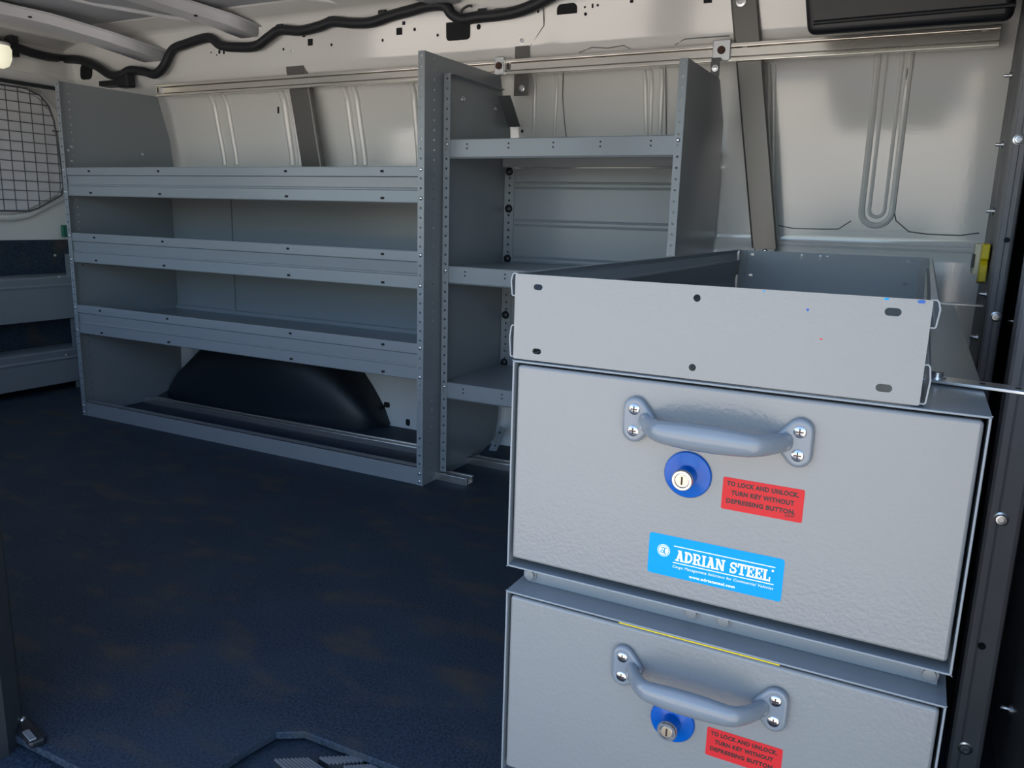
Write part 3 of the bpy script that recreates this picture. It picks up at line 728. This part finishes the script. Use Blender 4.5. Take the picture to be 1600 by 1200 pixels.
def handle(root, xa, xb, zc, yf):
    h = MB()
    xm = (xa+xb)/2; dx = (xb-xa)/2
    n = 24; path = []; rad = []
    for k in range(n+1):
        t = -1 + 2*k/n; s_ = abs(t)
        x = xm + t*(dx-.0105)
        out = .033*(1-max(0, (s_-.55)/.45)**1.9)
        path.append((x, yf - .006 - out, zc))
        r = .0130 - .0042*max(0, (s_-.20)/.80)**1.1
        rad.append((r*.72, r*1.02))
    h.tube(path, rad, 14)
    ob = h.build('handle', 'cast_grey', root, smooth=True)
    for x, sg in ((xa, -1), (xb, 1)):
        # shield-shaped foot: two lobes for the screws, necking into the grip
        pts = []
        for dx_, dz_, r in ((.000*sg, .0115, .0125), (.000*sg, -.0115, .0125), (-.0125*sg, 0, .0105)):
            for k in range(16):
                g_ = 2*math.pi*k/16; pts.append(Vector((x+dx_+.004*sg*0+r*math.cos(g_), zc+dz_+r*math.sin(g_))))
        # convex outline
        pts2 = sorted(set((round(p.x, 6), round(p.y, 6)) for p in pts))
        def cr(o_, a_, b_): return (a_[0]-o_[0])*(b_[1]-o_[1])-(a_[1]-o_[1])*(b_[0]-o_[0])
        lo = []
        for p in pts2:
            while len(lo) > 1 and cr(lo[-2], lo[-1], p) <= 0: lo.pop()
            lo.append(p)
        up = []
        for p in reversed(pts2):
            while len(up) > 1 and cr(up[-2], up[-1], p) <= 0: up.pop()
            up.append(p)
        hull = lo[:-1] + up[:-1]
        MB().prism(hull, 1, yf-.0075, yf+.0005).build('handle_foot', 'cast_grey', ob, bevel=.0035, segs=3, smooth=True)
        for dz_ in (.0114, -.0114):
            sc = inst('screw', 'phillips', (x, yf-.0072, zc+dz_), ob)
shared_mesh('phillips', MB().lathe([(.0060, 0), (.0058, .0008), (.0045, .0017), (.0004, .0021)], 16)
            .box(-.0034, .0034, -.0024, -.0016, -.0006, .0006).box(-.0006, .0006, -.0024, -.0016, -.0034, .0034), 'chrome')
me = SHARED['phillips']; me.materials.append(MATS['ink_dark'])
for p in me.polygons:
    if len(p.vertices) == 4 and all(abs(me.vertices[i].co.x) < .0036 and abs(me.vertices[i].co.z) < .0036 and me.vertices[i].co.y <= -.0015 and -.0025 <= me.vertices[i].co.y for i in p.vertices):
        pass
for p in list(me.polygons)[-12:]: p.material_index = 1

def lock(root, x, z, yf):
    d = MB().lathe([(.0243, 0), (.0243, .0016), (.0232, .0030), (.0195, .0036), (.0125, .0046), (.0112, .0050)], 40, (0, -1, 0), (x, yf, z)).build('lock_rosette', 'blue_plastic', root, smooth=True)
    MB().lathe([(.0108, .004), (.0106, .0200), (.0100, .0206)], 28, (0, -1, 0), (x, yf, z)).build('lock_barrel', 'blue_plastic', d, smooth=True)
    MB().lathe([(.0107, .0195), (.0107, .0225), (.0098, .0236), (.0076, .0236), (.0068, .0224), (.0004, .0224)], 28, (0, -1, 0), (x, yf, z)).build('chrome_ring', 'chrome', d, smooth=True)
    MB().lathe([(.0056, .0222), (.0056, .0234), (.0004, .0235)], 24, (0, -1, 0), (x, yf, z)).build('key_cylinder', 'brass', d, smooth=True)
    MB().box(x-.0009, x+.0009, yf-.0240, yf-.0232, z-.0042, z+.0042).build('keyhole', 'ink_dark', d)

def warning_label(root, x0, x1, z0, z1, yf):
    s = MB().prism(rrect(x0, x1, z0, z1, .0018), 1, yf-.0003, yf+.0005).build('warning_label', 'red_label', root)
    w = x1-x0; h = z1-z0; y = yf-.0004
    put_text('TO LOCK AND UNLOCK.', s, x0+.052*w, z0+.745*h, .885*w, .150*h, 'ink_dark', .050, 0, y)
    put_text('TURN KEY WITHOUT', s, x0+.115*w, z0+.475*h, .775*w, .150*h, 'ink_dark', .050, 0, y)
    put_text('DEPRESSING BUTTON.', s, x0+.06*w, z0+.205*h, .855*w, .150*h, 'ink_dark', .050, 0, y)
    put_text('30049', s, x0+.79*w, z0+.115*h, .115*w, .070*h, 'ink_dark', .02, 0, y)

def brand_label(root, x0, x1, z0, z1, yf):
    s = MB().prism(rrect(x0, x1, z0, z1, .003), 1, yf-.0003, yf+.0005).build('brand_label', 'blue_label', root)
    w = x1-x0; h = z1-z0; y = yf-.0004; yy = y-.0001
    def px(u): return x0 + u*w
    def pz(v): return z1 - v*h
    polys, L = slab_text()
    mb = MB(); X0, X1, Z0, Z1 = px(.212), px(.915), pz(.575), pz(.305)
    for k, p in enumerate(polys): mb.poly([(X0+(X1-X0)*a/L, yy - k*1.5e-6, Z0+(Z1-Z0)*b) for a, b in p])
    mb.build('lettering', 'ink_white', s)
    MB().box(px(.195), px(.940), yy, y+.0001, pz(.235), pz(.215)).build('rule', 'ink_white', s)
    MB().box(px(.195), px(.940), yy, y+.0001, pz(.640), pz(.620)).build('rule', 'ink_white', s)
    put_text('Cargo Management Solutions for Commercial Vehicles', s, px(.196), pz(.775), .745*w, .085*h, 'ink_white', .004, .25, y)
    put_text('www.adriansteel.com', s, px(.325), pz(.925), .345*w, .070*h, 'ink_white', .035, 0, y)
    # round emblem: ring, disc and the stylised initials
    cx, cz, r = px(.118), pz(.385), .098*w*.5
    mb = MB()
    for k in range(32):
        g0 = 2*math.pi*k/32; g1 = 2*math.pi*(k+1)/32
        mb.prism([(cx+r*math.cos(g0), cz+r*math.sin(g0)), (cx+r*math.cos(g1), cz+r*math.sin(g1)), (cx+r*.90*math.cos(g1), cz+r*.90*math.sin(g1)), (cx+r*.90*math.cos(g0), cz+r*.90*math.sin(g0))], 1, yy, y+.0001)
    mb.prism([(cx+r*.78*math.cos(2*math.pi*k/32), cz+r*.78*math.sin(2*math.pi*k/32)) for k in range(32)], 1, yy, y+.0001)
    e = mb.build('emblem', 'ink_white', s)
    mb = MB(); y2 = yy-.0001
    for k in range(16):      # bowl of the letter a
        g0 = 2*math.pi*k/16; g1 = 2*math.pi*(k+1)/16; q = (cx-.20*r, cz-.20*r)
        mb.prism([(q[0]+.30*r*math.cos(g0), q[1]+.28*r*math.sin(g0)), (q[0]+.30*r*math.cos(g1), q[1]+.28*r*math.sin(g1)), (q[0]+.15*r*math.cos(g1), q[1]+.13*r*math.sin(g1)), (q[0]+.15*r*math.cos(g0), q[1]+.13*r*math.sin(g0))], 1, y2, yy)
    mb.prism([(cx+a*r, cz+b*r) for a, b in ((.06,-.52),(.22,-.52),(.22,.50),(.06,.50))], 1, y2, yy)
    mb.prism([(cx+a*r, cz+b*r) for a, b in ((.22,.20),(.34,.32),(.52,.50),(.42,.56),(.22,.36))], 1, y2, yy)
    mb.prism([(cx+a*r, cz+b*r) for a, b in ((-.36,.22),(-.36,.46),(.08,.50),(.08,.36),(-.22,.34),(-.22,.22))], 1, y2, yy)
    mb.prism([(cx+a*r, cz+b*r) for a, b in ((.06,-.52),(.48,-.52),(.48,-.40),(.06,-.40))], 1, y2, yy)
    mb.build('emblem_initials', 'blue_label', s)
    MB().lathe([(.0012, 0), (.0012, .0001)], 12, (0, -1, 0), (px(.925), y, pz(.315))).build('registered_mark', 'ink_white', s)

def drawer_unit(zt, zb, label, dz0, dx, branded, plinth_top):
    root = empty('drawer_unit', ((CX0+CX1)/2, -.5, plinth_top), label, 'drawer', 'stacked steel drawer units')
    t = .0022; Y1 = .085
    c = MB()
    c.box(CX0, CX1, CY, Y1, zt-t, zt).box(CX0, CX1, CY, Y1, zb, zb+t).box(CX0, CX0+t, CY, Y1, zb, zt).box(CX1-t, CX1, CY, Y1, zb, zt).box(CX0, CX1, Y1-t, Y1, zb, zt)
    c.build('case', 'grey_coat', root, bevel=.0007)
    MB().box(CX0+.012, CX1-.008, CY+.035, Y1-.02, plinth_top+.0004, zb+.0005).build('plinth', 'grey_coat', root)
    yf = CY - .001
    MB().prism(rrect(CX0+.0068, CX1-.0052, zb+.0125, zt-.0046, .004), 1, yf, yf+.016).build('drawer_front', 'grey_coat_scuffed', root, bevel=.003, segs=3, smooth=True)
    MB().box(CX0+.016, CX1-.016, yf+.014, Y1-.06, zb+.02, zt-.03).build('drawer_body', 'grey_coat', root)
    handle(root, .9509+dx, 1.1120+dx, zt-dz0, yf)
    lock(root, 1.0090+dx, zt-dz0-.0502, yf)
    warning_label(root, 1.0444+dx*1.5, 1.1214+dx*1.5, zt-.1252-(dz0-.0455)*.5+.0005, zt-.0915-(dz0-.0455)*.5, yf)
    if branded: brand_label(root, .9737, 1.1100, .3934, .4382, yf)
    return root
U = drawer_unit(.6030, .3593, 'upper grey steel drawer unit with blue lock, red sticker and bright blue maker sticker', .0455, 0, True, .3285)
for u, v in [(829,897),(1081,956),(1131,969),(1452,1052)]:
    p = at(u, v, 1, CY+.0345); inst('bolt', 'painted_bolt', p, U)
Lw = drawer_unit(.3285, CB, 'lower grey steel drawer unit with blue lock and red sticker under the upper drawer', .0492, .004, False, 0.0)
MB().box(.945, 1.115, CY+.002, CY+.012, .3238, .3252).build('yellow_strip', 'yellow', Lw)

# ------------------------------------------------------------------ open tray on top of the drawers
T0, T1, TY, TB = .8045, 1.2070, -1.036, .135
TZ0, TZ1 = .6045, .6975
tr = empty('open_tray', ((T0+T1)/2, -.45, TZ0), 'open grey steel tray frame resting on top of the drawer units', 'tray')
def plate_with(name, y, holes, material):
    # flat plate with punched openings: built as a filled 2D curve
    cu = bpy.data.curves.new(name, 'CURVE'); cu.dimensions = '2D'; cu.fill_mode = 'BOTH'; cu.extrude = .0009
    def loop(pts):
        s = cu.splines.new('POLY'); s.points.add(len(pts)-1); s.use_cyclic_u = True
        for p, (a, b) in zip(s.points, pts): p.co = (a, b, 0, 1)
    loop(rrect(T0, T1, TZ0, TZ1, .0015, 2))
    for x, z, w, h in holes: loop(list(reversed(rrect(x-w/2, x+w/2, z-h/2, z+h/2, min(w, h)/2*.99, 5))))
    ob = bpy.data.objects.new(name, cu); col.objects.link(ob)
    dg = bpy.context.evaluated_depsgraph_get(); dg.update(); me = bpy.data.meshes.new_from_object(ob.evaluated_get(dg)); bpy.data.objects.remove(ob)
    o0 = org(tr)
    for v in me.vertices: v.co = (v.co.x-o0.x, y+v.co.z-o0.y, v.co.y-o0.z)
    me.materials.clear(); me.materials.append(MATS[material]); me.name = name
    ob = bpy.data.objects.new(name, me); col.objects.link(ob); ob.parent = tr; ORG[ob.name] = o0
    return ob
holes = [(.8320,.6845,.0105,.0062),(.8330,.6150,.0105,.0062),(1.0034,.6850,.0072,.0072),(1.0040,.6162,.0072,.0072),(1.1768,.6850,.0135,.0072),(1.1772,.6168,.0135,.0072)]
plate_with('front_panel', TY, holes, 'grey_coat_scuffed')
hb = [(.835,.6880,.010,.005),(1.165,.6880,.010,.005),(1.0,.6900,.006,.006),(.835,.640,.010,.005),(1.165,.640,.012,.006),(.985,.6880,.005,.012),(.945,.6880,.005,.012)]
plate_with('back_panel', TB, hb, 'grey_coat')
for x, s in ((T0, -1), (T1, 1)):
    # upper and lower channel rails of the side
    for za, zb_, nm in ((.6735, .6975, 'side_rail'), (.6062, .6410, 'side_rail')):
        xo = x + s*.0045
        pr = [(x-s*.006, za), (xo-s*.001, za), (xo, za+.001), (xo+s*.0015, (za+zb_)/2+.004), (xo, zb_-.002), (xo-s*.0015, zb_), (x-s*.002, zb_)] if nm else []
        mb = MB(); n = len(pr)
        for y in (TY+.001, TB): mb.v += [(a, y, b) for a, b in pr]
        mb.f = [(k, k+1, n+k+1, n+k) for k in range(n-1)]
        mb.build(nm, 'grey_coat', tr, solid=.0014)
    MB().box(x-.001-s*.002, x+.001-s*.002, TY+.002, TB, .640, .6745).build('side_web', 'dark_steel', tr)
    MB().box(x-s*.018, x-s*.001, TB-.004, TB-.002, TZ0, TZ1).build('corner_tab', 'grey_coat_scuffed', tr)
# blue marker dabs and a red fleck on the front
for u, v, w, h, m in [(1385.5,467,.004,.0018,'blue_label'),(1440,471.5,.006,.0028,'blue_plastic'),(1262,484,.0024,.0024,'blue_plastic'),(1194,455,.002,.0012,'blue_label'),(1283,530,.0025,.001,'red_label')]:
    p = at(u, v, 1, TY-.0011); MB().prism([(p.x+a, p.z+b) for a, b in rrect(-w/2, w/2, -h/2, h/2, h*.45, 3)], 1, TY-.0012, TY-.0008).build('marker_dab', m, tr)

# brace bars from the tray to the partition
def brace(a, b, w, label):
    o = empty('brace_bar', (a+b)/2, label, 'bar', 'braces to the partition')
    MB().bar(a, b, w, .0032).build('bar', 'zinc', o, bevel=.0006)
    return o
b1 = brace(Vector((1.208, -.892, .6062)), Vector((1.374, -.925, .6062)), .030, 'flat steel brace bolted to the drawer top reaching the partition')
inst('bolt', 'hex_bolt', (1.2215, -.893, .6075), b1, RUP)
for x in (1.262, 1.292, 1.322):
    MB().lathe([(.003, 0), (.003, .0004)], 10, (0, 0, 1), (x, -.903-(x-1.262)*.2, .6078)).build('hole', 'void', b1)
b2 = brace(Vector((1.213, .093, .6062)), Vector((1.320, .097, .6062)), .022, 'thin dark steel brace behind the tray reaching the partition')

# yellow block on the partition
p = at(1540, 408, 0, 1.311)
yb = empty('level_block', (1.30, p.y, p.z-.04), 'small yellow and cream plastic block on the dark partition', 'block')
MB().prism([(p.y-.070, p.z-.040), (p.y-.070, p.z-.006), (p.y-.060, p.z), (p.y-.070, p.z+.006), (p.y-.070, p.z+.036), (p.y-.02, p.z+.038), (p.y-.02, p.z-.046)], 0, 1.298, 1.312).build('yellow_body', 'yellow', yb, bevel=.002)
MB().prism([(p.y-.02, p.z-.030), (p.y-.02, p.z+.036), (p.y+.07, p.z+.036), (p.y+.07, p.z-.026)], 0, 1.288, 1.312).build('cream_body', 'cream', yb, bevel=.002)
MB().box(1.2860, 1.2900, p.y-.022, p.y+.030, p.z-.014, p.z+.014).build('clip', 'black_plastic', yb)

# ------------------------------------------------------------------ doorway details
tp = empty('tread_plate', (.52, -1.07, -.020), 'ribbed metal tread pads on the door step', 'plate')
for pix in (((427,1188),(482,1186),(512,1206),(450,1208)), ((497,1185),(556,1182.5),(569,1191.5),(513,1194.5)), ((535,1198),(580,1196),(600,1206),(550,1208))):
    q = [at(u, v, 2, -.012) for u, v in pix]
    q2 = [(p.x, p.y, -.020) for p in q]
    b = MB().hexa(q2 + [tuple(p) for p in q]).build('pad', 'rubber_trim', tp)
    for k in range(9):
        t = (k+.5)/9
        MB().bar(q[0].lerp(q[1], t) + Vector((0, 0, .001)), q[3].lerp(q[2], t) + Vector((0, 0, .001)), (q[1]-q[0]).length/9*.55, .003).build('ridge', 'ridge_metal', b)
ls = empty('latch_striker', (.145, -1.225, .0), 'worn black and bare metal door latch at the foot of the pillar', 'latch')
a = at(33, 1126, 2, .008); b = at(60, 1160, 2, .008)
MB().bar(a + Vector((0, 0, -.002)), b + Vector((0, 0, -.002)), .022, .012).build('body', 'black_plastic', ls, bevel=.004)
MB().bar(at(40, 1142, 2, .014), at(52, 1156, 2, .014), .009, .003).build('worn_plate', 'ridge_metal', ls, bevel=.001)
MB().tube([at(22, 1114, 2, .02), at(28, 1124, 2, .02), at(29, 1130, 2, .004)], .003, 8).build('pin', 'zinc', ls, smooth=True)
inst('bolt', 'pan_screw', at(34, 1124, 2, .0125), ls, RUP)
